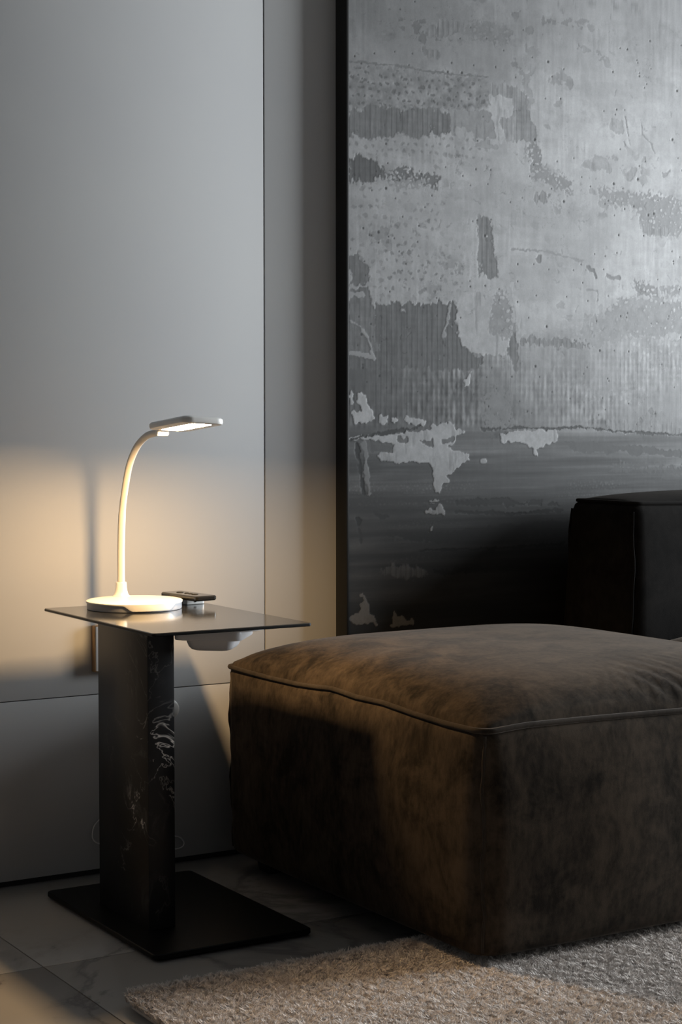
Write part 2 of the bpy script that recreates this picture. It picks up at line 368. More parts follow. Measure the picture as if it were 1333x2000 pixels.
STROKES=[
  ('poly',104,[(0.0,1.553),(0.341,1.56),(0.35,1.498),(0.0,1.473)],'dark'),
  ('poly',84,[(0.0,1.466),(0.094,1.482),(0.181,1.486),(0.244,1.478),(0.244,1.433),(0.0,1.415)],'rib'),
  ('poly',100,[(0.244,1.488),(0.348,1.493),(0.359,1.439),(0.309,1.435),(0.244,1.44)],''),
  ('poly',125,[(0.257,1.46),(0.276,1.457),(0.302,1.445),(0.302,1.436),(0.27,1.431),(0.255,1.445)],''),
  ('poly',112,[(0.341,1.555),(0.4,1.556),(0.441,1.533),(0.448,1.48),(0.471,1.463),(0.463,1.437),(0.441,1.439),(0.401,1.44),(0.381,1.443),(0.368,1.484),(0.401,1.492),(0.401,1.524),(0.348,1.526)],'rib'),
  ('poly',108,[(0.441,1.439),(0.471,1.437),(0.477,1.397),(0.507,1.365),(0.485,1.368),(0.455,1.376)],'light'),
  ('poly',138,[(0.336,1.532),(0.401,1.527),(0.401,1.492),(0.369,1.484),(0.384,1.443),(0.368,1.424),(0.35,1.482)],''),
  ('poly',68,[(0.003,1.373),(0.028,1.38),(0.058,1.379),(0.07,1.364),(0.094,1.356),(0.07,1.335),(0.028,1.33),(0.003,1.325)],'rib'),
  ('poly',80,[(0.064,1.363),(0.085,1.347),(0.113,1.351),(0.131,1.373),(0.14,1.353),(0.162,1.357),(0.194,1.353),(0.219,1.346),(0.213,1.333),(0.191,1.328),(0.175,1.335),(0.119,1.329),(0.076,1.334)],'light'),
  ('poly',84,[(0.0,1.182),(0.022,1.18),(0.046,1.166),(0.048,1.121),(0.058,1.08),(0.06,0.986),(0.0,0.985)],'rib'),
  ('poly',74,[(0.0,0.987),(0.064,0.988),(0.06,1.087),(0.107,1.086),(0.144,1.091),(0.262,1.093),(0.262,1.029),(0.291,0.993),(0.33,0.985),(0.324,0.96),(0.0,0.954)],'rib'),
  ('poly',132,[(0.262,1.119),(0.349,1.122),(0.343,1.079),(0.343,1.031),(0.403,1.024),(0.406,0.995),(0.311,0.991),(0.278,1.001),(0.265,1.032)],''),
  ('poly',110,[(0.347,1.088),(0.369,1.118),(0.389,1.124),(0.417,1.039),(0.403,1.028),(0.35,1.032)],'light'),
  ('poly',140,[(0.397,1.148),(0.408,1.148),(0.441,1.034),(0.422,1.033)],''),
  ('poly',98,[(0.423,1.028),(0.625,1.029),(0.625,1.011),(0.423,1.015)],'rib'),
  ('poly',94,[(0.312,1.274),(0.342,1.276),(0.356,1.229),(0.363,1.155),(0.316,1.153),(0.312,1.226)],'rib'),
  ('poly',118,[(0.586,1.403),(0.596,1.415),(0.619,1.406),(0.621,1.43),(0.65,1.421),(0.672,1.401),(0.679,1.393),(0.659,1.394),(0.643,1.399),(0.622,1.393),(0.608,1.398)],''),
  ('poly',134,[(0.664,1.513),(0.7,1.508),(0.71,1.479),(0.686,1.477),(0.664,1.489)],''),
  ('poly',122,[(0.699,1.469),(0.716,1.454),(0.734,1.435),(0.751,1.44),(0.744,1.426),(0.722,1.432),(0.705,1.453)],''),
  ('poly',116,[(0.708,1.392),(0.731,1.414),(0.744,1.401),(0.72,1.38)],''),
  ('poly',120,[(0.73,1.374),(0.759,1.394),(0.779,1.384),(0.76,1.372),(0.745,1.38)],''),
  ('poly',120,[(0.747,1.422),(0.763,1.432),(0.778,1.42),(0.763,1.423)],''),
  ('poly',124,[(0.816,1.409),(0.831,1.404),(0.847,1.411),(0.832,1.397),(0.823,1.395)],''),
  ('poly',112,[(0.452,1.417),(0.482,1.389),(0.517,1.373),(0.561,1.365),(0.566,1.345),(0.538,1.347),(0.503,1.354),(0.462,1.366)],'light'),
  ('poly',110,[(0.456,1.326),(0.496,1.342),(0.503,1.317),(0.458,1.312)],'rib'),
  ('poly',120,[(0.625,1.353),(0.679,1.354),(0.877,1.35),(0.878,1.266),(0.753,1.286),(0.738,1.322),(0.672,1.323),(0.637,1.33)],'light'),
  ('poly',122,[(0.753,1.287),(0.858,1.282),(0.813,1.26),(0.768,1.267)],'rib'),
  ('poly',95,[(0.463,1.204),(0.488,1.206),(0.481,1.19),(0.47,1.19)],''),
  ('poly',114,[(0.735,1.162),(0.769,1.15),(0.806,1.146),(0.807,1.131),(0.74,1.135)],'light'),
  ('poly',124,[(0.806,1.149),(0.879,1.154),(0.879,1.136),(0.814,1.133)],'light'),
  ('poly',124,[(0.703,1.119),(0.879,1.118),(0.88,1.034),(0.726,1.047),(0.639,1.011),(0.554,1.031),(0.61,1.066)],'light'),
  ('poly',142,[(0.833,1.05),(0.876,1.049),(0.868,1.033),(0.835,1.032)],''),
  ('poly',84,[(0.39,0.995),(0.403,1.038),(0.414,1.033),(0.42,0.996),(0.41,0.936),(0.403,0.985)],'rib'),
  ('poly',120,[(0.278,0.938),(0.287,0.945),(0.298,0.959),(0.29,0.935),(0.28,0.921)],''),
  ('poly',98,[(0.181,1.654),(0.221,1.667),(0.269,1.671),(0.276,1.653),(0.244,1.637),(0.199,1.625),(0.183,1.636)],'rib'),
  ('poly',96,[(0.276,1.663),(0.347,1.673),(0.393,1.664),(0.413,1.645),(0.347,1.636),(0.308,1.646),(0.276,1.646)],'light'),
  ('poly',100,[(0.171,1.608),(0.206,1.608),(0.226,1.597),(0.2,1.588),(0.173,1.594)],'rib'),
  ('poly',112,[(0.07,1.335),(0.188,1.344),(0.191,1.332),(0.094,1.321)],'light'),
  ('poly',132,[(0.213,1.344),(0.316,1.347),(0.309,1.334),(0.217,1.329)],''),
  ('poly',110,[(0.655,0.856),(0.883,0.844),(0.883,0.826),(0.684,0.833)],'rib'),
  ('poly',94,[(0.331,0.919),(0.404,0.909),(0.404,0.838),(0.335,0.838)],'light'),
  ('poly',64,[(0.542,0.809),(0.883,0.787),(0.883,0.773),(0.57,0.789)],''),
  ('poly',70,[(0.656,0.76),(0.884,0.75),(0.884,0.735),(0.685,0.745)],'light'),
  ('poly',116,[(0.0,0.924),(0.01,0.911),(0.012,0.885),(0.0,0.885)],''),
  ('poly',120,[(0.018,0.906),(0.028,0.91),(0.041,0.904),(0.041,0.883),(0.048,0.875),(0.064,0.853),(0.04,0.846),(0.01,0.846),(0.0,0.869),(0.028,0.871),(0.019,0.885)],''),
  ('poly',118,[(0.073,0.863),(0.092,0.862),(0.092,0.846),(0.075,0.846)],''),
  ('poly',118,[(0.1,0.863),(0.116,0.853),(0.107,0.844),(0.1,0.846)],''),
  ('poly',120,[(0.13,0.86),(0.145,0.862),(0.186,0.853),(0.182,0.842),(0.145,0.844),(0.132,0.846)],''),
  ('poly',116,[(0.0,0.816),(0.046,0.822),(0.07,0.824),(0.101,0.826),(0.145,0.829),(0.195,0.836),(0.201,0.852),(0.21,0.846),(0.253,0.849),(0.259,0.838),(0.285,0.834),(0.279,0.825),(0.259,0.823),(0.259,0.807),(0.246,0.8),(0.233,0.797),(0.259,0.789),(0.292,0.786),(0.298,0.77),(0.279,0.761),(0.253,0.749),(0.234,0.739),(0.246,0.733),(0.223,0.723),(0.227,0.712),(0.214,0.705),(0.202,0.713),(0.205,0.739),(0.198,0.764),(0.145,0.767),(0.077,0.77),(0.068,0.78),(0.089,0.787),(0.107,0.789),(0.114,0.803),(0.076,0.808),(0.046,0.813),(0.0,0.808)],''),
  ('poly',76,[(0.104,0.822),(0.138,0.819),(0.138,0.805),(0.113,0.809)],''),
  ('poly',74,[(0.17,0.811),(0.201,0.813),(0.205,0.798),(0.176,0.805)],''),
  ('poly',66,[(0.048,0.807),(0.101,0.799),(0.097,0.788),(0.064,0.787),(0.048,0.793)],''),
  ('poly',78,[(0.223,0.818),(0.257,0.82),(0.257,0.81),(0.228,0.804)],''),
  ('poly',118,[(0.404,0.83),(0.521,0.833),(0.529,0.822),(0.525,0.809),(0.493,0.806),(0.489,0.798),(0.472,0.792),(0.473,0.777),(0.464,0.777),(0.459,0.799),(0.431,0.803),(0.404,0.805),(0.371,0.81),(0.375,0.825)],''),
  ('poly',110,[(0.437,0.79),(0.449,0.79),(0.451,0.762),(0.441,0.768)],'dark'),
  ('poly',112,[(0.318,0.771),(0.338,0.771),(0.344,0.766),(0.331,0.761),(0.321,0.763)],''),
  ('poly',104,[(0.18,0.663),(0.195,0.676),(0.206,0.667),(0.208,0.676),(0.223,0.68),(0.234,0.659)],''),
  ('poly',104,[(0.186,0.69),(0.223,0.689),(0.223,0.684),(0.186,0.685)],''),
  ('poly',92,[(0.198,0.652),(0.199,0.625),(0.183,0.624),(0.193,0.636)],''),
  ('poly',24,[(0.253,0.687),(0.338,0.69),(0.412,0.69),(0.421,0.676),(0.487,0.684),(0.484,0.673),(0.543,0.675),(0.543,0.669),(0.26,0.679)],''),
  ('poly',26,[(0.07,0.62),(0.221,0.624),(0.352,0.63),(0.571,0.64),(1.151,0.634),(1.151,0.605),(0.543,0.61),(0.221,0.601)],''),
  ('poly',16,[(0.202,0.549),(0.406,0.546),(0.544,0.546),(0.544,0.532),(0.208,0.538)],''),
  ('poly',78,[(0.189,0.544),(0.203,0.536),(0.196,0.532)],''),
  ('poly',56,[(0.064,0.545),(0.095,0.559),(0.145,0.554),(0.191,0.547),(0.196,0.532),(0.145,0.531)],'rib'),
  ('poly',84,[(0.002,0.465),(0.022,0.469),(0.031,0.472),(0.034,0.486),(0.022,0.508),(0.041,0.489),(0.049,0.473),(0.071,0.44),(0.002,0.446)],''),
  ('poly',76,[(0.108,0.462),(0.126,0.453),(0.145,0.446),(0.153,0.452),(0.16,0.431),(0.102,0.434)],''),
  ('poly',24,[(0.002,0.443),(0.183,0.425),(0.183,0.402),(0.002,0.413)],''),
  ('poly',18,[(0.013,0.65),(0.022,0.658),(0.033,0.651),(0.029,0.642),(0.018,0.641)],''),
  ('poly',30,[(0.018,0.637),(0.031,0.637),(0.035,0.6),(0.028,0.604)],''),
  ('line',88,[(0.0,1.56),(0.094,1.565),(0.206,1.562),(0.341,1.564)],0.0034),
  ('line',116,[(0.003,1.053),(0.028,1.038),(0.046,1.013),(0.054,0.983)],0.0048),
  ('line',114,[(0.0,0.987),(0.022,0.987),(0.056,0.981)],0.0068),
  ('line',118,[(0.0,1.117),(0.052,1.125)],0.0068),
  ('line',116,[(0.0,1.104),(0.031,1.107)],0.0082),
  ('line',108,[(0.245,1.087),(0.23,1.028)],0.0068),
  ('line',36,[(0.0,0.812),(0.064,0.826),(0.145,0.834),(0.172,0.844)],0.0054),
  ('line',46,[(0.324,0.836),(0.404,0.838),(0.521,0.836),(0.57,0.84),(0.626,0.835),(0.699,0.83),(0.883,0.822),(1.148,0.818)],0.0041),
  ('line',24,[(0.017,0.805),(0.024,0.767),(0.031,0.731),(0.035,0.709)],0.0068),
  ('line',92,[(0.034,0.808),(0.039,0.757),(0.048,0.708)],0.0082),
  ('line',38,[(0.0,0.695),(0.07,0.698),(0.107,0.693),(0.247,0.681)],0.0041),
  ('line',34,[(0.022,0.68),(0.095,0.672),(0.183,0.676)],0.0034),
  ('line',30,[(0.058,0.669),(0.077,0.658),(0.095,0.659)],0.0054),
  ('line',14,[(0.17,0.587),(0.273,0.584),(0.406,0.586),(0.543,0.59)],0.0048),
  ('line',24,[(0.26,0.664),(0.405,0.656),(0.543,0.661)],0.0054),
  ('line',118,[(0.708,1.52),(0.716,1.487),(0.725,1.455)],0.0027),
  ('line',120,[(0.754,1.513),(0.76,1.483),(0.788,1.455),(0.796,1.444)],0.0027),
  ('line',116,[(0.402,1.213),(0.484,1.214),(0.595,1.198)],0.0034),
  ('line',118,[(0.603,1.138),(0.631,1.135),(0.634,1.113)],0.0034),
  ('line',100,[(0.604,1.185),(0.624,1.175),(0.629,1.164)],0.0068),
  ('line',112,[(0.659,1.17),(0.696,1.166)],0.0068),
]
# ------------------------------------------------------------------ room shell
X0, X1, Y0, Z1 = ROOM['x0'], ROOM['x1'], ROOM['y0'], ROOM['z1']
T = 0.12
wall = struct('wall_back', box(X0 - T, X1 + T, WY + 0.013, WY + 0.013 + T, -0.03, Z1), M_gap)
GX, GZ = 1.6746, 0.3413          # joints between the wall panels
seams = [X0 + 0.002, -1.65, -0.54, 0.567, 1.118, GX, 2.781, 3.888, 4.995, X1 - 0.002]
for i in range(len(seams) - 1):
    a, c_ = seams[i] + 0.0014, seams[i + 1] - 0.0014
    for (za, zb) in ((0.0115, GZ - 0.0008), (GZ + 0.0008, Z1 - 0.004)):
        v_, f_ = cbox(a, c_, WY, WY + 0.0125, za, zb, 0.0012)
        obj('wall_panel', v_, f_, M_panel, wall, 40)
flr = struct('floor', box(X0 - T, X1 + T, Y0 - T, WY + 0.013, -0.06, -0.0012), M_grout)
JX, JY, TS = 1.0145, 2.5554, 0.80
for i in range(-5, 6):
    for j in range(-7, 2):
        xa, xb = max(JX + i * TS, X0), min(JX + (i + 1) * TS, X1)
        ya, yb = max(JY + j * TS, Y0), min(JY + (j + 1) * TS, WY + 0.012)
        if xb - xa < 0.02 or yb - ya < 0.02: continue
        v_, f_ = cbox(xa + 0.0010, xb - 0.0010, ya + 0.0010, yb - 0.0010, -0.009, 0.0, 0.0006)
        obj('floor_tile', v_, f_, M_tile, flr, 40)
struct('ceiling', box(X0 - T, X1 + T, Y0 - T, WY + T, Z1, Z1 + 0.1), M_room)
struct('wall_left', box(X0 - T, X0, Y0 - T, WY, 0, Z1), M_room)
struct('wall_front', box(X0, X1, Y0 - T, Y0, 0, Z1), M_room)
wr = merge(box(X1, X1 + T, Y0 - T, WIN['y0'], 0, Z1), box(X1, X1 + T, WIN['y1'], WY, 0, Z1),
           box(X1, X1 + T, WIN['y0'], WIN['y1'], 0, WIN['z0']), box(X1, X1 + T, WIN['y0'], WIN['y1'], WIN['z1'], Z1))
struct('wall_right', wr, M_room)
fw = 0.045
win = struct('window_1', merge(
    box(X1 + 0.03, X1 + 0.09, WIN['y0'], WIN['y0'] + fw, WIN['z0'], WIN['z1']),
    box(X1 + 0.03, X1 + 0.09, WIN['y1'] - fw, WIN['y1'], WIN['z0'], WIN['z1']),
    box(X1 + 0.03, X1 + 0.09, WIN['y0'] + fw, WIN['y1'] - fw, WIN['z0'], WIN['z0'] + fw),
    box(X1 + 0.03, X1 + 0.09, WIN['y0'] + fw, WIN['y1'] - fw, WIN['z1'] - fw, WIN['z1'])), M_frame_white)

# ------------------------------------------------------------------ soft upholstered blocks
def soft_block(root, x0, x1, y0, y1, zb, zs, R, bulge, h, nu, nv, mu, mv, dz, M_side, M_upper, M_pip, pr=0.0045, pleats=False, seed=1, soft=0.03, bpow=0.7, cb=0.7):
    rng = np.random.default_rng(seed)
    out = rrect(x0, x1, y0, y1, R, 7, 46)
    n = len(out)
    cx, cy = (x0 + x1) / 2, (y0 + y1) / 2
    out = np.array(out)
    nrm = np.roll(out, -1, 0) - np.roll(out, 1, 0)
    nrm = np.stack([nrm[:, 1], -nrm[:, 0]], 1)
    nrm /= np.linalg.norm(nrm, axis=1)[:, None]
    seam = np.array([zs + dz(x, y) for x, y in out])
    def mid(x, y):       # 0 at the vertical corners, 1 along the middle of a side
        u = abs((x - cx) / (x1 - x0) * 2); w = abs((y - cy) / (y1 - y0) * 2)
        return min(1.0, 1.0 - min(u, w) ** 3.2)
    md = np.array([mid(x, y) for x, y in out])
    ripple = np.array([0.0016 * math.sin(x * 21 + seed) * math.sin(y * 27 + 1.3 * seed) for x, y in out])
    def at_radius(R2):
        o2 = np.array(rrect(x0, x1, y0, y1, R2, 7, 46))
        m2 = np.roll(o2, -1, 0) - np.roll(o2, 1, 0)
        m2 = np.stack([m2[:, 1], -m2[:, 0]], 1)
        return o2, m2 / np.linalg.norm(m2, axis=1)[:, None]
    loops = []
    prof = [(0.0, -0.030), (0.004, -0.016), (0.012, -0.006), (0.03, 0.0)] + [(t, None) for t in np.linspace(0.07, 0.93, 14)] + [(0.965, 0.001), (0.988, -0.001), (1.0, -0.004)]
    for t, ex in prof:
        bl = bulge * math.sin(math.pi * min(max(t, 0), 1)) ** bpow
        e = (ex if ex is not None else 0.0) + bl * (cb + (1 - cb) * md) + ripple * math.sin(math.pi * t)
        z = zb + (seam - zb) * t
        o2, m2 = at_radius(R + soft * (1 - t) ** 0.45 if t > 0.5 else R + soft * 0.5 ** 0.45)
        p_ = o2 + m2 * np.reshape(e, (-1, 1))
        loops.append([(p_[k, 0], p_[k, 1], z[k]) for k in range(n)])
    V, F = rings(loops, True, True)
    obj('body', V, F, M_side, root, 60)
    # domed top panel
    S = [1.0, 0.998, 0.994, 0.988, 0.98, 0.97, 0.958, 0.944, 0.928, 0.91, 0.89, 0.865, 0.835, 0.8, 0.76, 0.71, 0.65, 0.58, 0.5, 0.42, 0.33, 0.24, 0.15, 0.06]
    loops = []
    for s in S:
        lp = []
        for k in range(n):
            x = cx + (out[k, 0] - cx) * s; y = cy + (out[k, 1] - cy) * s
            u = min(1, abs((x - cx) / (x1 - x0) * 2)); w = min(1, abs((y - cy) / (y1 - y0) * 2))
            d = h * (1 - u ** nu) ** mu * (1 - w ** nv) ** mv
            d *= min(1.0, ((1 - s) / 0.012)) ** 0.5 if s < 1 else 0.0
            z = seam[k] * s ** 3 + zs * (1 - s ** 3) + d + 0.0012 * math.sin(x * 17 + 2 * seed) * math.sin(y * 13 + 0.6)* (1 - s)
            if pleats:
                e = y - y0
                if 0 < e < 0.16 and x > x0 + 0.1:
                    amp = 0.0068 * math.exp(-((x - (x0 + 0.41)) / 0.15) ** 2) * math.exp(-e / 0.055) * min(1, e / 0.008)
                    z += amp * math.sin((x + 0.35 * e) * 2 * math.pi / 0.034 + 1.5 * math.sin(x * 31))
                e2 = x - x0
                if 0 < e2 < 0.12:
                    amp = 0.0009 * math.exp(-e2 / 0.05) * min(1, e2 / 0.01)
                    z += amp * math.sin(y * 2 * math.pi / 0.045 + 2 * math.sin(y * 19))
            lp.append((x, y, z))
        loops.append(lp)
    V, F = rings(loops, False, True)
    obj('top_panel', V, F, M_upper, root, 60)
    # piping along the top edge and down the corners
    pp = [(out[k, 0] + nrm[k, 0] * 0.001, out[k, 1] + nrm[k, 1] * 0.001, seam[k] + 0.0005) for k in range(n)]
    V, F = tube(pp, pr, 8, True)
    obj('piping', V, F, M_pip, root, 80)
    for (sx, sy) in ((x0, y0), (x1, y0), (x0, y1), (x1, y1)):
        dx = 1 if sx == x0 else -1; dy = 1 if sy == y0 else -1
        pth = []
        for t in np.linspace(0.03, 0.975, 26):
            bl = bulge * math.sin(math.pi * t) ** bpow * cb
            q = (R + soft * (1 - t) ** 0.45 if t > 0.5 else R + soft * 0.5 ** 0.45) * (1 - math.sqrt(0.5))
            wv = 0.0013 * math.sin(t * 17 + sx * 3) + 0.0007 * math.sin(t * 41)
            pth.append((sx + dx * q - dx * (bl * 0.72 + 0.0016) + wv, sy + dy * q - dy * (bl * 0.72 + 0.0016) - wv, zb + (zs - zb) * t))
        V, F = tube(pth, 0.0026, 8)
        obj('corner_seam', V, F, M_pip, root, 80)

def leg_block(root, x, y, z0, z1, s=0.028):
    V, F = rings([[(a, b_, z) for a, b_ in rrect(x - w, x + w, y - w, y + w, 0.006, 4)] for w, z in ((s * 0.8, z0), (s * 0.82, z0 + 0.002), (s, z1))])
    obj('leg', V, F, M_rubber, root, 50)

# ottoman
LZ = [(2.94, 0.388), (2.8662, 0.3861), (2.7803, 0.3854), (2.6764, 0.3865), (2.5987, 0.3905), (2.5695, 0.3935), (2.5392, 0.3930), (2.4825, 0.3895), (2.3996, 0.3910), (2.3082, 0.3858), (2.2161, 0.3828), (2.1401, 0.3836)]
LY = [a for a, _ in LZ][::-1]; LV = [c_ for _, c_ in LZ][::-1]
RX = [1.5568, 1.6241, 1.7345, 1.8108, 1.9427, 2.3]; RV = [0.3836, 0.3874, 0.3866, 0.3853, 0.3828, 0.3840]
OX0, OX1, OY0, OY1, OZ = 1.5445, 2.315, 2.1255, 2.951, 0.385
def ott_dz(x, y):
    a = np.interp(y, LY, LV) - OZ; c_ = np.interp(x, RX, RV) - OZ
    wl = max(0, 1 - (x - OX0) / 0.04); wf = max(0, 1 - (y - OY0) / 0.04)
    return (a * wl + c_ * wf) / max(1.0, wl + wf)
ott = thing('ottoman', 'large square brown suede ottoman with piped edges, partly on the rug', 'ottoman', (1.94, 2.53, 0))
soft_block(ott, OX0, OX1, OY0, OY1, 0.034, OZ, 0.023, 0.024, 0.0706, 4.22, 4.35, 0.496, 0.456, ott_dz, M_suede, M_suede, M_piping, 0.0046, True, 1, 0.028, 0.6, 0.25)
for (x, y, z0) in ((OX0 + 0.07, OY1 - 0.06, 0.0), (OX1 - 0.07, OY1 - 0.06, 0.0), (OX0 + 0.13, OY0 + 0.13, 0.0152), (OX1 - 0.13, OY0 + 0.13, 0.0152)):
    leg_block(ott, x, y, z0, 0.036)

# sofa behind it
sofa = thing('sofa', 'dark suede sofa with a high block backrest, behind the ottoman below the artwork', 'sofa', (3.1, 2.55, 0))
back = bpy.data.objects.new('backrest', None); back.empty_display_size = 0.05; C.objects.link(back); back.parent = sofa
seat = bpy.data.objects.new('seat', None); seat.empty_display_size = 0.05; C.objects.link(seat); seat.parent = sofa
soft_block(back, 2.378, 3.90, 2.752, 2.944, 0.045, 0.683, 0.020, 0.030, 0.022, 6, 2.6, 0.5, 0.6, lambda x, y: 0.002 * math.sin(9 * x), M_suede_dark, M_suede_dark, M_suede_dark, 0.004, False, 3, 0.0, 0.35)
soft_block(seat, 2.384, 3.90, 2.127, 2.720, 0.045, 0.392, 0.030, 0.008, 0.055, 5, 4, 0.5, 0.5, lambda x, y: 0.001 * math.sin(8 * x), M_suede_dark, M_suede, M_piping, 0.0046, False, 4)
for (x, y) in ((2.46, 2.88), (3.82, 2.88)):
    leg_block(back, x, y, 0.0, 0.046)
for (x, y) in ((2.53, 2.26), (3.82, 2.26)):
    leg_block(seat, x, y, 0.0152 if x < 3.3 else 0.0, 0.046)

# ------------------------------------------------------------------ side table
TX0, TX1, TY0, TY1 = 1.1697, 1.4571, 2.4792, 2.9313
tb = thing('side_table', 'black rectangular side table with marble pillar, lamp on top, left of the ottoman', 'table', (1.313, 2.705, 0))
v_, f_ = slab(TX0, TX1, TY0, TY1, 0.5144, 0.5200, 0.006, 0.0012)
tt_ = obj('tabletop', v_, f_, M_top, tb, 30)
tt_.data.materials.append(M_steel)
for p_ in tt_.data.polygons:
    if abs(p_.normal.z) < 0.3: p_.material_index = 1
v_, f_ = slab(TX0, TX1, TY0, TY1, 0.0040, 0.0130, 0.010, 0.0015)
obj('base_plate', v_, f_, M_steel, tb, 30)
v_, f_ = slab(1.2197, 1.2680, 2.6067, 2.8080, 0.0130, 0.5144, 0.0012, 0.0004, 2)
obj('pillar', v_, f_, M_marble, tb, 30, None, 'black marble pillar with white veins')
for (x, y) in ((TX0 + 0.02, TY0 + 0.02), (TX1 - 0.02, TY0 + 0.02), (TX0 + 0.02, TY1 - 0.02), (TX1 - 0.02, TY1 - 0.02)):
    v_, f_ = lathe([(0.011, 0.0), (0.012, 0.001), (0.012, 0.0042)], x, y, 16)
    obj('foot_pad', v_, f_, M_rubber, tb, 40)

# grey device fixed under the table top
dv = thing('under_table_device', 'grey plastic bowl-shaped device fixed under the black tabletop', 'device', (1.33, 2.601, 0.513))
v_, f_ = lathe([(0.080, 0.5070), (0.082, 0.5076), (0.082, 0.5142)], 1.354, 2.602, 48)
obj('mounting_pad', v_, f_, M_grey_plastic, dv, 40)
def turned(x0, x1, y0, y1, r, z, cx, cy, a):
    ca, sa = math.cos(a), math.sin(a)
    return [(cx + x * ca - y * sa, cy + x * sa + y * ca, z) for x, y in rrect(x0, x1, y0, y1, r, 6)]
DA = math.radians(-40); DC = (1.338, 2.599)
L = [turned(-s, s, -s, s, 0.014, z, *DC, DA) for s, z in ((0.0520, 0.4915), (0.0555, 0.4922), (0.0565, 0.4940), (0.0565, 0.5068), (0.0555, 0.5074))]
v_, f_ = rings(L); obj('flange', v_, f_, M_grey_plastic, dv, 40)
L = [turned(-s, s, -s, s, r, z, *DC, DA) for s, r, z in ((0.018, 0.010, 0.4720), (0.028, 0.014, 0.4724), (0.034, 0.016, 0.4745), (0.0375, 0.016, 0.4790), (0.040, 0.016, 0.4860), (0.0415, 0.016, 0.4918))]
v_, f_ = rings(L); obj('bowl', v_, f_, M_grey_plastic, dv, 40)

# ------------------------------------------------------------------ desk lamp
LX, LY0 = 1.3065, 2.8450
lamp = thing('desk_lamp', 'white lit gooseneck desk lamp with round base on the black table', 'lamp', (LX, LY0, 0.52))
v_, f_ = lathe([(0.0812, 0.5200), (0.0832, 0.5206), (0.0836, 0.5220), (0.0836, 0.5328), (0.083, 0.5330)], LX, LY0, 96)
obj('base', v_, f_, M_lampbody, lamp, 40, None, 'pale grey underside of the base')
def skirt(a):          # lower edge of the white cover dips at the front
    d = abs((a - math.radians(-93) + math.pi) % (2 * math.pi) - math.pi)
    t = min(1, max(0, (math.radians(36) - d) / math.radians(13)))
    t = t * t * (3 - 2 * t)
    return 0.5318 * (1 - t) + 0.5226 * t
N = 180
ang = [2 * math.pi * k / N for k in range(N)]
def rad(a):
    d = abs((a - math.radians(-93) + math.pi) % (2 * math.pi) - math.pi)
    t = min(1, max(0, (math.radians(36) - d) / math.radians(13)))
    return 0.0850 + 0.0008 * t
loops = [[(LX + 0.083 * math.cos(a), LY0 + 0.083 * math.sin(a), skirt(a) + 0.0002) for a in ang],
         [(LX + rad(a) * math.cos(a), LY0 + rad(a) * math.sin(a), skirt(a)) for a in ang],
         [(LX + (rad(a) + 0.0002) * math.cos(a), LY0 + (rad(a) + 0.0002) * math.sin(a), max(skirt(a) + 0.001, 0.5330) if skirt(a) > 0.53 else skirt(a) + 0.002) for a in ang],
         [(LX + rad(a) * math.cos(a), LY0 + rad(a) * math.sin(a), 0.5344) for a in ang],
         [(LX + (rad(a) - 0.0014) * math.cos(a), LY0 + (rad(a) - 0.0014) * math.sin(a), 0.5354) for a in ang],
         [(LX + 0.076 * math.cos(a), LY0 + 0.076 * math.sin(a), 0.5360) for a in ang],
         [(LX + 0.03 * math.cos(a), LY0 + 0.03 * math.sin(a), 0.5362) for a in ang]]
v_, f_ = rings(loops, False, True); obj('top_cover', v_, f_, M_white, lamp, 40)
NX = 1.3085
prof = [(0.0175, 0.5360), (0.0150, 0.5372), (0.0128, 0.5400), (0.0112, 0.5450), (0.0101, 0.5510), (0.0097, 0.5590), (0.0096, 0.5612), (0.0090, 0.5620), (0.0070, 0.5622)]
v_, f_ = lathe(prof, NX, 2.9058, 40); obj('collar', v_, f_, M_white, lamp, 40)
npts = [(NX, 2.9058, 0.5600), (NX, 2.9055, 0.600), (NX, 2.9045, 0.633), (NX, 2.899, 0.688), (NX, 2.885, 0.7345), (NX, 2.865, 0.776), (NX, 2.8345, 0.806), (NX, 2.798, 0.8236), (NX, 2.767, 0.8295), (NX, 2.7365, 0.8318)]
path = spline(npts, 10)
rr = []
for p_ in path:
    rr.append(0.0067 if p_[2] < 0.686 else (0.0064 if p_[2] < 0.690 else 0.0061))
v_, f_ = tube(path, rr, 20); obj('gooseneck', v_, f_, M_neck, lamp, 50)
# head: tilted flat panel
HC = Vector((NX + 0.003, 2.648, 0.8462)); HA = math.radians(-4.9); HR = math.radians(3.2)
def hp(x, y, z):
    x, z = x * math.cos(HR) + z * math.sin(HR), -x * math.sin(HR) + z * math.cos(HR)      # slight roll to the left
    return (HC.x + x, HC.y + y * math.cos(HA) - z * math.sin(HA), HC.z + y * math.sin(HA) + z * math.cos(HA))
def hl(i, z, r=0.018, ext=0.0):
    return [hp(x, y, z) for x, y in rrect(-0.039 + i, 0.039 - i, -0.0735 + i, 0.0735 - i, max(r - i, 0.003), 8)]
def dl_(i, z):     # outline of the inset light panel
    return [hp(x, y, z) for x, y in rrect(-0.0195 + i, 0.0195 - i, -0.0635 + i, 0.0600 - i, 0.008 - i * 0.5, 8)]
L = [dl_(0.0006, -0.0048), dl_(0.0, -0.0064), hl(0.0040, -0.0064), hl(0.0012, -0.0052), hl(0.0, -0.0022), hl(0.0004, 0.0026), hl(0.0034, 0.0052), hl(0.0085, 0.0062), hl(0.02, 0.0066)]
v_, f_ = rings(L, True, True); head = obj('lamp_head', v_, f_, M_white, lamp, 40)
L = [dl_(0.0009, -0.0060), dl_(0.0009, -0.0049)]
v_, f_ = rings(L, True, True); obj('light_diffuser', v_, f_, M_glow, head, None, None, 'glowing warm light panel')
hv = [(NX + a, 2.7330, 0.8312) for a in (-0.0105, -0.0095, 0.0095, 0.0105)]
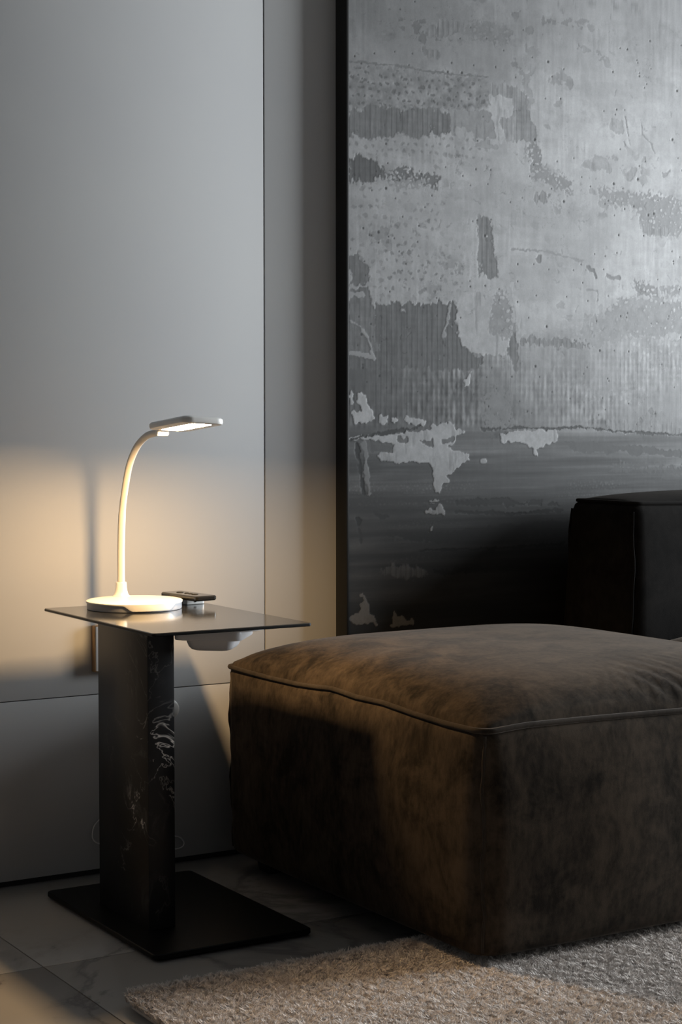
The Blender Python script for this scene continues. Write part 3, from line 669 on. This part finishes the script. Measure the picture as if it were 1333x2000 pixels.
v_, f_ = tube(hv, [0.0052, 0.0064, 0.0064, 0.0052], 20); obj('hinge', v_, f_, M_white, head, 40)

# ------------------------------------------------------------------ remote control and block
def turn(pts, cx, cy, a):
    ca, sa = math.cos(a), math.sin(a)
    return [(cx + (x - cx) * ca - (y - cy) * sa, cy + (x - cx) * sa + (y - cy) * ca, z) for x, y, z in pts]
blk = thing('white_block', 'small white square block under the black remote on the table', 'block', (1.4265, 2.872, 0.52))
v_, f_ = slab(1.4050, 1.4480, 2.8490, 2.8950, 0.5200, 0.5312, 0.006, 0.0012)
obj('case', turn(v_, 1.4265, 2.872, 0.10), f_, M_white, blk, 40)
v_, f_ = box(1.4245, 1.4285, 2.8484, 2.8492, 0.5240, 0.5268)
obj('port', turn(v_, 1.4265, 2.872, 0.10), f_, M_rubber, blk)
rem = thing('remote_control', 'slim black remote with small round buttons resting on the small white block', 'remote', (1.4165, 2.852, 0.5312))
RA = 0.12
v_, f_ = slab(1.3930, 1.4400, 2.7930, 2.9110, 0.5312, 0.5402, 0.007, 0.0022, 6)
obj('body', turn(v_, 1.4165, 2.852, RA), f_, M_black_plastic, rem, 40)
for yy, w in ((2.880, 0.0066), (2.858, 0.0042), (2.845, 0.0042), (2.831, 0.0062)):
    v_, f_ = lathe([(w, 0.5400), (w, 0.5409), (w * 0.8, 0.5413)], 1.4165, yy, 20)
    obj('button', turn(v_, 1.4165, 2.852, RA), f_, M_rubber, rem, 40)

# ------------------------------------------------------------------ sockets, plug, cable on the back wall
so = thing('wall_socket', 'bronze-edged wall switch plate just behind the table pillar', 'socket', (1.348, WY, 0.4285))
v_, f_ = cbox(1.3045, 1.3915, WY - 0.0150, WY, 0.3850, 0.4720, 0.002)
obj('frame', v_, f_, M_bronze, so, 40, None, 'bronze edge')
v_, f_ = cbox(1.3065, 1.3895, WY - 0.0175, WY - 0.0145, 0.3870, 0.4700, 0.0012)
obj('plate', v_, f_, M_plate, so, 40)
v_, f_ = cbox(1.322, 1.374, WY - 0.0190, WY - 0.0172, 0.402, 0.455, 0.0006)
obj('rocker', v_, f_, M_plate, so, 40)
pl = thing('wall_plug', 'rounded white plug on the wall low behind the table pillar', 'plug', (1.4555, WY, 0.304))
def ylathe(prof, cx, cz, n=32):
    return rings([[(cx + r * math.cos(2 * math.pi * k / n), y, cz + r * math.sin(2 * math.pi * k / n)) for k in range(n)] for r, y in prof])
v_, f_ = ylathe([(0.0195, WY), (0.0200, WY - 0.003), (0.0200, WY - 0.018), (0.0185, WY - 0.024), (0.014, WY - 0.027)], 1.4555, 0.304)
obj('body', v_, f_, M_white, pl, 40)
v_, f_ = tube([(1.4555, WY - 0.012, 0.286), (1.4555, WY - 0.012, 0.272)], [0.005, 0.0035], 12)
obj('strain_relief', v_, f_, M_white, pl, 40)
cb = thing('cable', 'thin white cable looping on the wall behind the table pillar', 'cable', (1.40, WY, 0.03))
cy = WY - 0.006
pth = spline([(1.4555, WY - 0.012, 0.272), (1.452, cy, 0.22), (1.42, cy, 0.16), (1.35, cy, 0.125), (1.311, cy, 0.102), (1.3015, cy, 0.082), (1.306, cy, 0.066), (1.33, cy, 0.056), (1.39, cy, 0.050), (1.45, cy, 0.056), (1.480, cy, 0.053), (1.4905, cy - 0.002, 0.040), (1.478, cy - 0.004, 0.0315), (1.43, cy - 0.006, 0.032), (1.38, cy - 0.02, 0.012), (1.34, cy - 0.03, 0.0015)], 8)
v_, f_ = tube(pth, 0.0014, 8); obj('cord', v_, f_, M_cable, cb, 60)

# ------------------------------------------------------------------ rug
RX0, RX1, RY0, RY1 = 1.036, 3.30, 0.90, 2.318
rug = thing('rug', 'pale shaggy rug on the tiled floor, running under the ottoman', 'rug', (1.9, 1.7, 0))
v_, f_ = slab(RX0 + 0.006, RX1 - 0.006, RY0 + 0.006, RY1 - 0.006, 0.0, 0.0150, 0.03, 0.006, 8)
obj('backing', v_, f_, M_backing, rug, 40)
rng = np.random.default_rng(7)
def pile(n, xa, xb, ya, yb):
    x = rng.uniform(xa, xb, n); y = rng.uniform(ya, yb, n)
    # keep inside the rounded outline
    r = 0.034
    dx = np.maximum(RX0 + r - x, 0) + np.maximum(x - RX1 + r, 0); dy = np.maximum(RY0 + r - y, 0) + np.maximum(y - RY1 + r, 0)
    k = (dx * dx + dy * dy) < r * r
    k &= ~((x > OX0 + 0.045) & (x < OX1 - 0.045) & (y > OY0 + 0.045) & (y < OY1))
    k &= ~((x > 2.43) & (y > OY0 + 0.05))
    return x[k], y[k]
xa, ya = pile(440000, RX0, 2.10, 1.74, RY1)
xb, yb = pile(60000, RX0, 2.6, 1.45, 1.95)
xc, yc = pile(50000, RX0, RX1, RY0, RY1)
x = np.concatenate([xa, xb, xc]); y = np.concatenate([ya, yb, yc]); n = len(x)
# gather the fibres into twisted tufts
TG = 0.0066
tiy = np.floor(y / TG); tix = np.floor(x / TG + 0.5 * (tiy % 2))
def hsh(k): 
    q = np.sin(tix * 127.1 + tiy * 311.7 + k * 74.7) * 43758.5453
    return q - np.floor(q)
tcx = (tix + 0.5 + 0.6 * (hsh(1) - 0.5) - 0.5 * (tiy % 2)) * TG; tcy = (tiy + 0.5 + 0.6 * (hsh(2) - 0.5)) * TG
gather = np.where(np.arange(n) < len(xa), 0.62, 0.3)
x = np.clip(x + (tcx - x) * gather, RX0 + 0.001, RX1 - 0.001); y = np.clip(y + (tcy - y) * gather, RY0 + 0.001, RY1 - 0.001)
tuft_a = 2 * np.pi * hsh(3); tuft_h = 0.84 + 0.24 * hsh(4)
edge = np.minimum(np.minimum(x - RX0, RX1 - x), np.minimum(y - RY0, RY1 - y))
h = 0.0130 * (0.80 + 0.28 * rng.random(n)) * np.clip(0.75 + edge / 0.03, 0, 1)
def wavy(f1, ph): return np.sin(x * f1 + ph + 1.7 * np.sin(y * f1 * 0.83)) + np.sin(y * f1 * 1.23 + 2 * ph + 1.3 * np.sin(x * f1 * 0.71))
near = ((x > OX0 - 0.012) & (y > OY0 - 0.012))
h = np.where(near, np.minimum(h, 0.015), h)
a = tuft_a + 0.8 * wavy(120, 0.3) + rng.normal(0, 0.7, n)
h = h * tuft_h * (0.98 + 0.045 * wavy(520, 2.2) + 0.035 * wavy(230, 0.7))
lean = h * (0.30 + 0.50 * rng.random(n))
tipx = x + np.cos(a) * lean; tipy = y + np.sin(a) * lean
ed = np.clip(1 - edge / 0.02, 0, 1) * 0.004
tipx += np.where(x - RX0 == edge, -ed, 0); tipy += np.where(RY1 - y == edge, ed, 0)
th = rng.uniform(0, 2 * np.pi, n); curl = rng.normal(0, 1.3, n)
bw = np.concatenate([np.full(len(xa), 0.00085), np.full(len(xb), 0.0013), np.full(len(xc), 0.0017)])
V = np.zeros((n, 5, 3))
for i in range(2):
    an = th + np.pi * i
    kx = np.cos(a + curl) * lean * 0.55; ky = np.sin(a + curl) * lean * 0.55
    V[:, i, 0] = x + np.cos(an) * bw; V[:, i, 1] = y + np.sin(an) * bw; V[:, i, 2] = 0.0140
    V[:, 2 + i, 0] = x + kx + np.cos(an + 0.5) * bw * 1.0
    V[:, 2 + i, 1] = y + ky + np.sin(an + 0.5) * bw * 1.0
    V[:, 2 + i, 2] = 0.0140 + h * 0.68
V[:, 4, 0] = tipx; V[:, 4, 1] = tipy; V[:, 4, 2] = 0.0140 + h
base = (np.arange(n) * 5)[:, None]
tri = np.concatenate([base + np.array([[0, 1, 3]]), base + np.array([[0, 3, 2]]), base + np.array([[2, 3, 4]])], 0)
V[:, :, 0] -= rug.location.x; V[:, :, 1] -= rug.location.y
me = bpy.data.meshes.new('pile')
me.vertices.add(n * 5); me.vertices.foreach_set('co', V.reshape(-1))
me.loops.add(len(tri) * 3); me.loops.foreach_set('vertex_index', tri.reshape(-1).astype(np.int32))
me.polygons.add(len(tri)); me.polygons.foreach_set('loop_start', (np.arange(len(tri)) * 3).astype(np.int32))
me.polygons.foreach_set('loop_total', np.full(len(tri), 3, np.int32))
me.update(calc_edges=True)
me.materials.append(M_pile)
po = bpy.data.objects.new('pile', me); C.objects.link(po); po.parent = rug; po['kind'] = 'stuff'
po['label'] = 'shaggy pale grey-beige pile'

# ------------------------------------------------------------------ framed artwork
FX0, FX1, FZ0, FZ1 = 1.8380, 3.30, 0.335, 2.10
FY = WY - 0.042
art = thing('framed_artwork', 'large abstract grey textured artwork in a thin black frame on the wall', 'artwork', ((FX0 + FX1) / 2, WY, FZ0))
ft = 0.0052
for geo in (cbox(FX0, FX0 + ft, FY, WY, FZ0, FZ1, 0.0006), cbox(FX1 - ft, FX1, FY, WY, FZ0, FZ1, 0.0006),
            cbox(FX0 + ft, FX1 - ft, FY, WY, FZ0, FZ0 + ft, 0.0006), cbox(FX0 + ft, FX1 - ft, FY, WY, FZ1 - ft, FZ1, 0.0006)):
    obj('frame_rail', geo[0], geo[1], M_frame, art, 40)
v_, f_ = box(FX0 + ft, FX1 - ft, WY - 0.012, WY - 0.002, FZ0 + ft, FZ1 - ft)
obj('backing_board', v_, f_, M_frame, art)
CX0 = 1.8455
gx = np.concatenate([np.arange(0, 0.955, 0.0017), np.arange(0.956, FX1 - 0.0078 - CX0, 0.012)])
gz = np.concatenate([np.arange(FZ0 + 0.0078, 0.41, 0.01), np.arange(0.411, 1.72, 0.0017), np.arange(1.725, FZ1 - 0.0078, 0.012)])
GXX, GZZ = np.meshgrid(gx, gz)
nrng = np.random.default_rng(11)
def vnoise(u, w, seed):
    r_ = np.random.default_rng(seed); tab = r_.random((256, 256))
    iu = np.floor(u).astype(int); iw = np.floor(w).astype(int)
    fu = u - iu; fw_ = w - iw
    fu = fu * fu * (3 - 2 * fu); fw_ = fw_ * fw_ * (3 - 2 * fw_)
    a = tab[iu % 256, iw % 256]; b2 = tab[(iu + 1) % 256, iw % 256]; c2 = tab[iu % 256, (iw + 1) % 256]; d2 = tab[(iu + 1) % 256, (iw + 1) % 256]
    return (a * (1 - fu) + b2 * fu) * (1 - fw_) + (c2 * (1 - fu) + d2 * fu) * fw_
def fbm(sx, sz, seed, o=4, u=None, w=None):
    u = GXX if u is None else u; w = GZZ if w is None else w
    t = 0; a = 0.5
    for i in range(o):
        t = t + a * (vnoise(u * sx * 2 ** i + 17.3 * i, w * sz * 2 ** i + 9.1 * i, seed + i) - 0.5); a *= 0.55
    return t
# base tone: print greys with uneven daylight and sofa shade painted in
bx = np.array(PAINT_X); bz = np.array(PAINT_Z); bt = np.array(PAINT_BASE, float)
WX = GXX + 0.05 * fbm(9, 20, 1); WZ = GZZ + 0.035 * fbm(6, 22, 5)
ix = np.clip(np.searchsorted(bx, WX) - 1, 0, len(bx) - 2); iz = np.clip(np.searchsorted(bz, WZ) - 1, 0, len(bz) - 2)
fx = np.clip((WX - bx[ix]) / (bx[ix + 1] - bx[ix]), 0, 1); fz = np.clip((WZ - bz[iz]) / (bz[iz + 1] - bz[iz]), 0, 1)
tone = (bt[iz, ix] * (1 - fx) + bt[iz, ix + 1] * fx) * (1 - fz) + (bt[iz + 1, ix] * (1 - fx) + bt[iz + 1, ix + 1] * fx) * fz
# horizontal brush streaks in the lower part, blotches above
low = np.clip((0.86 - GZZ) / 0.08, 0, 1)
tone *= 1 + low * 0.95 * fbm(3, 85, 21, 5) + (1 - low) * 0.10 * fbm(14, 14, 31)
tone *= 1 + low * 0.35 * fbm(9, 30, 41)
# knife-edge patches: posterised low-frequency noise gives hard-edged lighter/darker skins
pn = fbm(9, 13, 51, 5); tone *= 1 + (1 - low) * 0.03 * np.tanh(pn * 25)
pn2 = fbm(22, 28, 61, 5)
tone -= (1 - low) * 6 * np.clip((pn2 - 0.19) * 22, 0, 1)
ribs = np.sin(GXX * 2 * np.pi / 0.0125 + 1.2 * fbm(20, 6, 71)) * (0.6 + 1.2 * fbm(30, 60, 75)) + 0.25 * np.sin(GZZ * 2 * np.pi / 0.014 + 2.5 * fbm(15, 25, 77))
ribzone = np.clip((GZZ - 0.83) / 0.02, 0, 1) * np.clip((1.06 - GZZ) / 0.08, 0, 1) * np.clip(1.25 - GXX * 0.75, 0.2, 1)
tone += (ribs + 5 * fbm(90, 40, 79, 3)) * 11.0 * ribzone * np.clip(0.9 + 4 * fbm(5, 7, 81), 0, 1.4)
tone += ribs * 0.7 * (1 - low) * (1 - ribzone)
def dots(period, seed, rad, jit=0.3):
    u = GXX / period + 0.15 * fbm(40, 40, seed) + 0.55 * fbm(130, 110, seed + 8, 3); w = GZZ / (period * 0.86) + 0.55 * fbm(130, 110, seed + 12, 3)
    iw = np.floor(w); u = u + 0.5 * (iw % 2); iu = np.floor(u)
    h1 = vnoise(iu * 3.17 + 0.5, iw * 5.31 + 0.5, seed + 3); h2 = vnoise(iu * 7.7 + 0.2, iw * 2.9 + 0.7, seed + 4)
    du = (u - iu - 0.5) + (h1 - 0.5) * jit * 1.6; dw = (w - iw - 0.5) + (h2 - 0.5) * jit * 1.6
    d = np.sqrt(du * du + (dw * 1.15) ** 2)
    rr_ = rad * (0.4 + 1.1 * vnoise(iu * 1.7, iw * 2.3, seed + 5))
    return np.clip((rr_ - d) / 0.08, 0, 1)
tone *= 1 + 0.08 * fbm(120, 90, 91, 4) + 0.10 * fbm(70, 14, 95, 3) * (1 - low) + 0.08 * fbm(16, 60, 97, 3)
# dark dot field in the pale middle-left, faint pale dots on the right
zone = np.clip((GZZ - 1.09) / 0.03, 0, 1) * np.clip((1.335 - GZZ) / 0.02, 0, 1) * np.clip((0.34 - GXX) / 0.06, 0, 1)
tone -= dots(0.0205, 101, 0.25, 0.4) * 26 * zone * np.clip(0.75 + 5 * fbm(7, 7, 105), 0, 1)
zone2 = np.clip((GZZ - 0.87) / 0.03, 0, 1) * np.clip((1.16 - GZZ) / 0.05, 0, 1) * np.clip((GXX - 0.45) / 0.2, 0, 1)
tone += dots(0.019, 131, 0.26, 0.6) * 13 * zone2 * np.clip(0.4 + 6 * fbm(6, 9, 135), 0, 1)
zone3 = np.clip((GZZ - 1.37) / 0.03, 0, 1) * np.clip((1.53 - GZZ) / 0.03, 0, 1) * np.clip((0.36 - GXX) / 0.04, 0, 1)
tone -= dots(0.019, 151, 0.27) * 20 * zone3
tone *= 1 - 0.10 * np.clip((0.832 - GZZ) / 0.006, 0, 1)
rl = np.abs(np.sin(GXX * np.pi / 0.0125 + 0.8 * fbm(30, 5, 491)))
tone -= 15 * np.clip(1 - rl / 0.28, 0, 1) * ribzone * np.clip(0.55 + 5 * fbm(12, 16, 495), 0, 1.2)
# rows of small pale dashes in the dark bands, soft vertical scraping, paint skins with fine broken edges
for zc, hw, am in ((0.715, 0.012, 15), (0.690, 0.006, 12), (0.640, 0.010, 9), (0.610, 0.008, 8), (0.575, 0.008, 9)):
    bnd = np.exp(-((GZZ - zc - 0.02 * fbm(5, 5, 401 + int(zc * 100))) / hw) ** 2)
    tone += dots(0.0085, 411 + int(zc * 1000), 0.30, 0.5) * am * bnd * np.clip(0.5 + 6 * fbm(8, 8, 421), 0, 1)
scr = fbm(160, 9, 431, 4)
tone *= 1 + 0.12 * scr * np.clip(0.4 + 5 * fbm(6, 8, 441), 0, 1)
crk = np.abs(fbm(26, 34, 451, 6)); tone -= (1 - low) * 16 * np.clip(1 - crk / 0.006, 0, 1) * np.clip(fbm(9, 9, 461) * 8, 0, 1)
crk2 = fbm(34, 40, 471, 6); k2 = np.clip((crk2 - 0.16) * 60, 0, 1) * np.clip(fbm(7, 9, 481) * 8 + 0.2, 0, 1)
tone -= (1 - low) * 15 * k2
# strokes
wx = 0.013 * fbm(150, 110, 203, 4) + 0.012 * fbm(60, 60, 201, 4) + 0.012 * fbm(22, 26, 205, 2); wz = 0.015 * fbm(160, 90, 213, 4) + 0.012 * fbm(60, 60, 211, 4) + 0.010 * fbm(22, 26, 215, 2)
SXX = GXX + wx; SZZ = GZZ + wz
mott = fbm(70, 70, 221, 4)
ldots = dots(0.0135, 231, 0.36, 0.75); ddots = dots(0.0170, 241, 0.26, 0.6)
def window(pts, pad):
    xs = [p_[0] for p_ in pts]; zs = [p_[1] for p_ in pts]
    a = np.searchsorted(gx, min(xs) - pad); b2 = np.searchsorted(gx, max(xs) + pad)
    c2 = np.searchsorted(gz, min(zs) - pad); d2 = np.searchsorted(gz, max(zs) + pad)
    return slice(c2, d2), slice(a, b2)
def boxblur(m_, r_):
    r_ = max(1, int(round(r_ / 0.0017)))
    for ax in (0, 1):
        for _ in range(2):
            pad = [(0, 0), (0, 0)]; pad[ax] = (r_ + 1, r_)
            c_ = np.cumsum(np.pad(m_, pad, mode='edge'), axis=ax)
            hi = np.take(c_, np.arange(2 * r_ + 1, c_.shape[ax]), axis=ax); lo = np.take(c_, np.arange(0, c_.shape[ax] - 2 * r_ - 1), axis=ax)
            m_ = (hi - lo) / (2 * r_ + 1)
    return m_
grit = fbm(95, 80, 301, 5) + 0.5 * fbm(260, 220, 311, 3)
dragv = fbm(110, 18, 321, 4)
for kind, tn, pts, par in STROKES:
    s = window(pts, 0.035)
    U = SXX[s]; W = SZZ[s]
    if U.size == 0: continue
    if kind == 'poly':
        ins = np.zeros(U.shape, bool); q = pts[-1]
        for p_ in pts:
            cnd = (p_[1] > W) != (q[1] > W)
            xi = (q[0] - p_[0]) * (W - p_[1]) / ((q[1] - p_[1]) if q[1] != p_[1] else 1e-9) + p_[0]
            ins ^= cnd & (U < xi); q = p_
        br, ga, ed = {'': (0.0016, 0.55, 0.10), 'rib': (0.006, 0.9, 0.14), 'light': (0.010, 1.0, 0.14), 'dark': (0.012, 1.0, 0.3)}[par]
        f = boxblur(ins.astype(float), br)
        nz = ga * grit[s]
        if par == 'rib': nz = nz + 0.9 * dragv[s] + 0.06 * ribs[s]
        if par == '': nz = nz + 0.35 * np.clip(dragv[s] * 3, -0.5, 1) * 0.5 + 0.45 * fbm(300, 300, 331, 2)[s]
        if par == 'light': nz = nz - 0.55 * ldots[s] + 0.15
        keep = np.clip((f - 0.5 + nz) / ed + 0.5, 0, 1) * np.clip(f * 5, 0, 1)
        tt = tn * (1 + 0.16 * mott[s] + 0.10 * grit[s])
        if par == '' and tn > 85: tt = tt * (1.10 if tn < 123 else 1.0) - 14 * np.clip(dragv[s] * 6 - 0.5, 0, 1)
        if par == 'rib': tt = tt - 16 * np.clip(1 - rl[s] / 0.3, 0, 1) + ribs[s] * 5 + tn * 0.35 * dragv[s]
        if par == 'dark': tt = tt - ddots[s] * 24 + 12 * (1 - ddots[s]) * np.clip(mott[s] * 3, -0.5, 1)
        tone[s] = tone[s] * (1 - keep) + tt * keep
        if tn < tone[s].mean() and tn > 60:       # thin darker outline where paint skins overlap
            rim = np.exp(-((keep - 0.5) / 0.25) ** 2) * (f > 0.05) * (f < 0.95)
            tone[s] -= 7 * rim * np.clip(0.5 + 3 * mott[s], 0, 1)
    else:
        dmin = np.full(U.shape, 1e9); U = GXX[s] + wx[s] * 0.45; W = GZZ[s] + wz[s] * 0.45
        for p_, q in zip(pts[:-1], pts[1:]):
            ex, ez = q[0] - p_[0], q[1] - p_[1]; l2 = ex * ex + ez * ez
            t = np.clip(((U - p_[0]) * ex + (W - p_[1]) * ez) / l2, 0, 1)
            dmin = np.minimum(dmin, np.hypot(U - p_[0] - t * ex, W - p_[1] - t * ez))
        wd = par * 0.5 * (0.7 + 1.4 * np.clip(0.5 + 3 * mott[s], 0, 1))
        k = np.clip((wd - dmin) / 0.0012, 0, 1)
        tone[s] = tone[s] * (1 - k) + tn * k
# pinhole specks
for i in range(230):
    sx_, sz_ = nrng.uniform(0.005, 0.95), nrng.uniform(0.83, 1.70)
    rd = nrng.choice([0.0016, 0.0018, 0.0022, 0.003], p=[0.4, 0.3, 0.2, 0.1])
    s = window([(sx_, sz_)], 0.008)
    k = np.clip((rd - np.hypot(GXX[s] - sx_, GZZ[s] - sz_)) / 0.0014 + 0.4, 0, 1) * 0.75
    tone[s] = tone[s] * (1 - k) + 38 * k
for i in range(130):      # small scratchy flecks
    sx_, sz_ = nrng.uniform(0.01, 0.95), nrng.uniform(0.99, 1.66)
    an = nrng.choice([0.1, 1.5, -0.5]) + nrng.normal(0, 0.3); ln = nrng.uniform(0.003, 0.009)
    s = window([(sx_, sz_)], 0.016)
    U = SXX[s] - sx_; W = SZZ[s] - sz_
    al = U * math.cos(an) + W * math.sin(an); ac = -U * math.sin(an) + W * math.cos(an)
    k = np.clip((0.0021 - np.abs(ac)) / 0.0014, 0, 1) * (np.abs(al) < ln) * 0.7
    tone[s] = tone[s] * (1 - k) + (tone[s] - 24) * k
tone = tone + (tone - 92) * 0.14 * np.clip((GZZ - 0.7) / 0.1, 0, 1)
tone = np.clip(tone, 3, 235) / 255.0
lin = np.where(tone <= 0.04045, tone / 12.92, ((tone + 0.055) / 1.055) ** 2.4)
alb = np.clip(lin * ART_GAIN, 0.002, 0.85)
nz_, nx_ = alb.shape
YC = FY + 0.0038
relief = np.clip((tone - 0.3) * 0.0016, -0.0004, 0.0006)
co = np.stack([GXX + CX0 - art.location.x, np.full_like(GXX, YC) - relief - art.location.y, GZZ - art.location.z], -1).reshape(-1, 3)
idx = np.arange(nz_ * nx_).reshape(nz_, nx_)
quads = np.stack([idx[:-1, :-1], idx[:-1, 1:], idx[1:, 1:], idx[1:, :-1]], -1).reshape(-1, 4)
me = bpy.data.meshes.new('canvas')
me.vertices.add(len(co)); me.vertices.foreach_set('co', co.reshape(-1))
me.loops.add(len(quads) * 4); me.loops.foreach_set('vertex_index', quads.reshape(-1).astype(np.int32))
me.polygons.add(len(quads)); me.polygons.foreach_set('loop_start', (np.arange(len(quads)) * 4).astype(np.int32))
me.polygons.foreach_set('loop_total', np.full(len(quads), 4, np.int32))
me.update(calc_edges=True)
me.polygons.foreach_set('use_smooth', [True] * len(me.polygons))
ca = me.color_attributes.new('paint', 'FLOAT_COLOR', 'POINT')
al_ = alb.reshape(-1)
col = np.stack([al_ * 1.0, al_ * 0.995, al_ * 1.005, np.ones_like(al_)], -1).astype(np.float32)
ca.data.foreach_set('color', col.reshape(-1))
me.materials.append(M_art)
cv = bpy.data.objects.new('canvas', me); C.objects.link(cv); cv.parent = art
cv['label'] = 'grey abstract canvas with pale and near-black bands'
